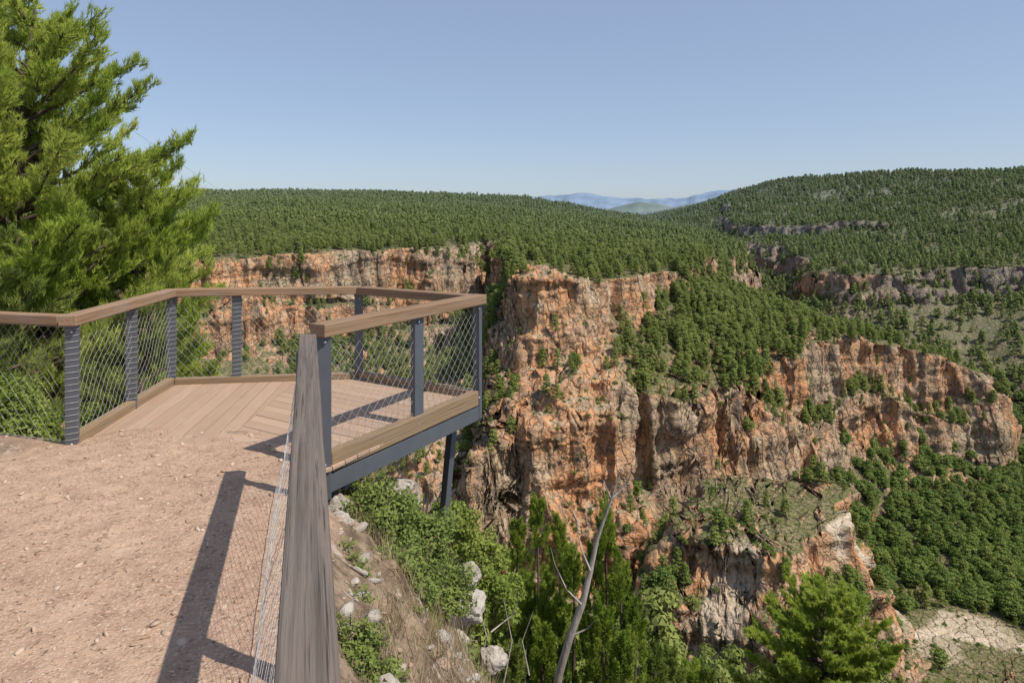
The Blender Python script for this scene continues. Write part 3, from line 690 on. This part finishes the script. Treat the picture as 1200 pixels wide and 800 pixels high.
b.add(tube([pp(650,830,13.2),pp(655,790,13.1),pp(668,745,13),pp(682,708,13),pp(692,668,13),pp(700,630,13),pp(716,585,12.9),pp(728,550,12.8)],[.08,.078,.075,.068,.052,.04,.024,.009],8),0)
for a in [[(692,668),(680,640),(676,610)],[(700,630),(712,600),(712,575)],[(716,585),(735,565),(742,548)],[(716,585),(706,560)],[(682,708),(664,690),(650,660),(645,640)],[(668,745),(690,735),(705,715)],[(676,610),(668,592)]]:
    b.add(tube([pp(*q_,13+rng.uniform(-.2,.2)) for q_ in a],np.linspace(.022,.004,len(a)),5),0)
link('dead_tree',b.mesh('dead_tree',[M_dead],True))
def shrub(name,blobs,leaf,n,size):
    b=Bld()
    for (x_,y_,z_,R,Rz) in blobs:
        for k in range(12):
            v=rvec(1)[0];v[2]=abs(v[2]);b.add(tube([(x_,y_,z_-Rz),(x_+v[0]*R*.4,y_+v[1]*R*.4,z_+v[2]*Rz*.1),(x_+v[0]*R,y_+v[1]*R,z_+v[2]*Rz*1.05)],[.012,.007,.002],4),0)
        m_=int(n*R*Rz/.3);dd=rvec(m_);sp=rvec(26)
        lob=(np.maximum(0,dd@sp.T)**14).max(1);rr=(.55+.55*lob)*rng.uniform(.45,1,m_)**.5
        p_=np.array([x_,y_,z_])+dd*rr[:,None]*np.array([R,R,Rz])
        b.add(cards(p_,unit(dd*.5+rvec(m_)+np.array([0,0,.5])),rng.uniform(.6,1.3,m_)*size),1)
    return link(name,b.mesh(name,[M_bark,leaf]))
def bb(px,py,d_,R,Rz): return (*pix(px,py,d_),R,Rz)
shrub('green_shrub',[bb(448,618,5.2,.36,.38),bb(490,640,5.3,.36,.40),bb(468,690,4.7,.36,.34),bb(425,592,5.6,.2,.22),bb(518,690,5.2,.26,.30),bb(440,665,4.6,.24,.24)],M_bush,17000,.022)
shrub('green_shrub',[bb(412,765,3.3,.18,.20),bb(440,800,3.3,.17,.17)],M_bush,30000,.015)
shrub('green_shrub',[bb(560,650,8.5,.4,.4),bb(530,610,8.5,.35,.3),bb(575,700,8.,.4,.4)],M_near2,14000,.03)
shrub('fence_shrub',[(-5.5,7.4,-2.4,.6,.7),(-4.6,7.8,-2.6,.5,.6),(-6.6,7.6,-2.1,.7,.7),(-8,8,-2.,.9,.8)],M_near2,8000,.035)
n=5200;gxx=rng.uniform(-2,2.2,n);gyy=rng.uniform(3.0,10,n);z_,s_=nearground(gxx.astype(F),gyy.astype(F))
cl_=fbm2((gxx/.5).astype(F),(gyy/.5).astype(F),2,70);k_=(s_>.3)&(cl_>-.06);base=np.c_[gxx,gyy,z_][k_];base=np.repeat(base,8,0);base[:,:2]+=rng.normal(0,.03,(len(base),2))
b=Bld();b.add(blades(base,unit(rvec(len(base))*.5+np.array([0,0,1])),rng.uniform(.06,.24,len(base)),np.full(len(base),.005)),0);link('dry_grass',b.mesh('dry_grass',[M_dry]))
# low leafy herbs on the brink
n=900;gxx=rng.uniform(-1.6,2.2,n);gyy=rng.uniform(3.0,9,n);z_,s_=nearground(gxx.astype(F),gyy.astype(F));cl_=fbm2((gxx/.4).astype(F),(gyy/.4).astype(F),2,75);k_=(s_>.2)&(cl_>.08)
base=np.c_[gxx,gyy,z_][k_];base=np.repeat(base,60,0)+rvec(len(base)*60)*np.array([.07,.07,.06])*rng.random((len(base)*60,1))+np.array([0,0,.04])
b=Bld();b.add(cards(base,unit(rvec(len(base))+np.array([0,0,.7])),rng.uniform(.010,.022,len(base))),0);link('brink_herbs',b.mesh('brink_herbs',[M_bush]))
b=Bld()
for a in [[(590,800),(600,750),(590,700)],[(560,790),(570,745),(562,710)],[(575,740),(600,720),(612,690)],[(620,790),(612,750),(625,715)],[(470,770),(520,745),(560,750)]]:
    b.add(tube([pp(*q_,6.0+rng.uniform(-.1,.1)) for q_ in a],np.linspace(.008,.002,len(a)),4),0)
link('dry_twigs',b.mesh('dry_twigs',[M_dead]))
b=Bld()
def cable(a,c_,sag,r_):
    a=np.array(a);c_=np.array(c_);pts=[a*(1-t_)+c_*t_-np.array([0,0,sag*4*t_*(1-t_)]) for t_ in np.linspace(0,1,24)];b.add(tube(pts,[r_]*24,4),0)
cable(pix(80,100,60),pix(372,296,440),1.,.02)
link('overhead_cable',b.mesh('overhead_cable',[M_wire]))
# ------------------------------------------------------------------ light
sd=Vector((.68,-.40,1.08)).normalized()
sun=bpy.data.lights.new('sun','SUN');sun.energy=5.0;sun.angle=math.radians(.5);sun.color=(1,.93,.83)
so=bpy.data.objects.new('sun',sun);scene.collection.objects.link(so);so.rotation_euler=sd.to_track_quat('Z','Y').to_euler()
w=bpy.data.worlds.new('World');scene.world=w;w.use_nodes=True;nt=w.node_tree;nt.nodes.clear()
sky=nt.nodes.new('ShaderNodeTexSky');sky.sky_type='NISHITA';sky.sun_disc=False;sky.sun_elevation=math.asin(sd.z);sky.sun_rotation=math.atan2(sd.x,sd.y);sky.air_density=1.;sky.dust_density=1.6;sky.ozone_density=1.5;sky.altitude=800
bg=nt.nodes.new('ShaderNodeBackground');bg.inputs[1].default_value=.125;wo=nt.nodes.new('ShaderNodeOutputWorld')
mx=nt.nodes.new('ShaderNodeMix');mx.data_type='RGBA';mx.inputs[0].default_value=.42;mx.inputs[7].default_value=(3.6,4.3,6.0,1)
nt.links.new(sky.outputs[0],mx.inputs[6]);nt.links.new(mx.outputs[2],bg.inputs[0]);nt.links.new(bg.outputs[0],wo.inputs[0])
cam=bpy.data.cameras.new('camera');cam.lens=24;cam.sensor_width=36;cam.shift_y=-.118;cam.clip_end=30000;cam.clip_start=.05
cob=bpy.data.objects.new('camera',cam);scene.collection.objects.link(cob);cob.rotation_euler=(math.pi/2,0,0);scene.camera=cob
scene.view_settings.view_transform='Standard';scene.view_settings.look='None';scene.view_settings.exposure=0
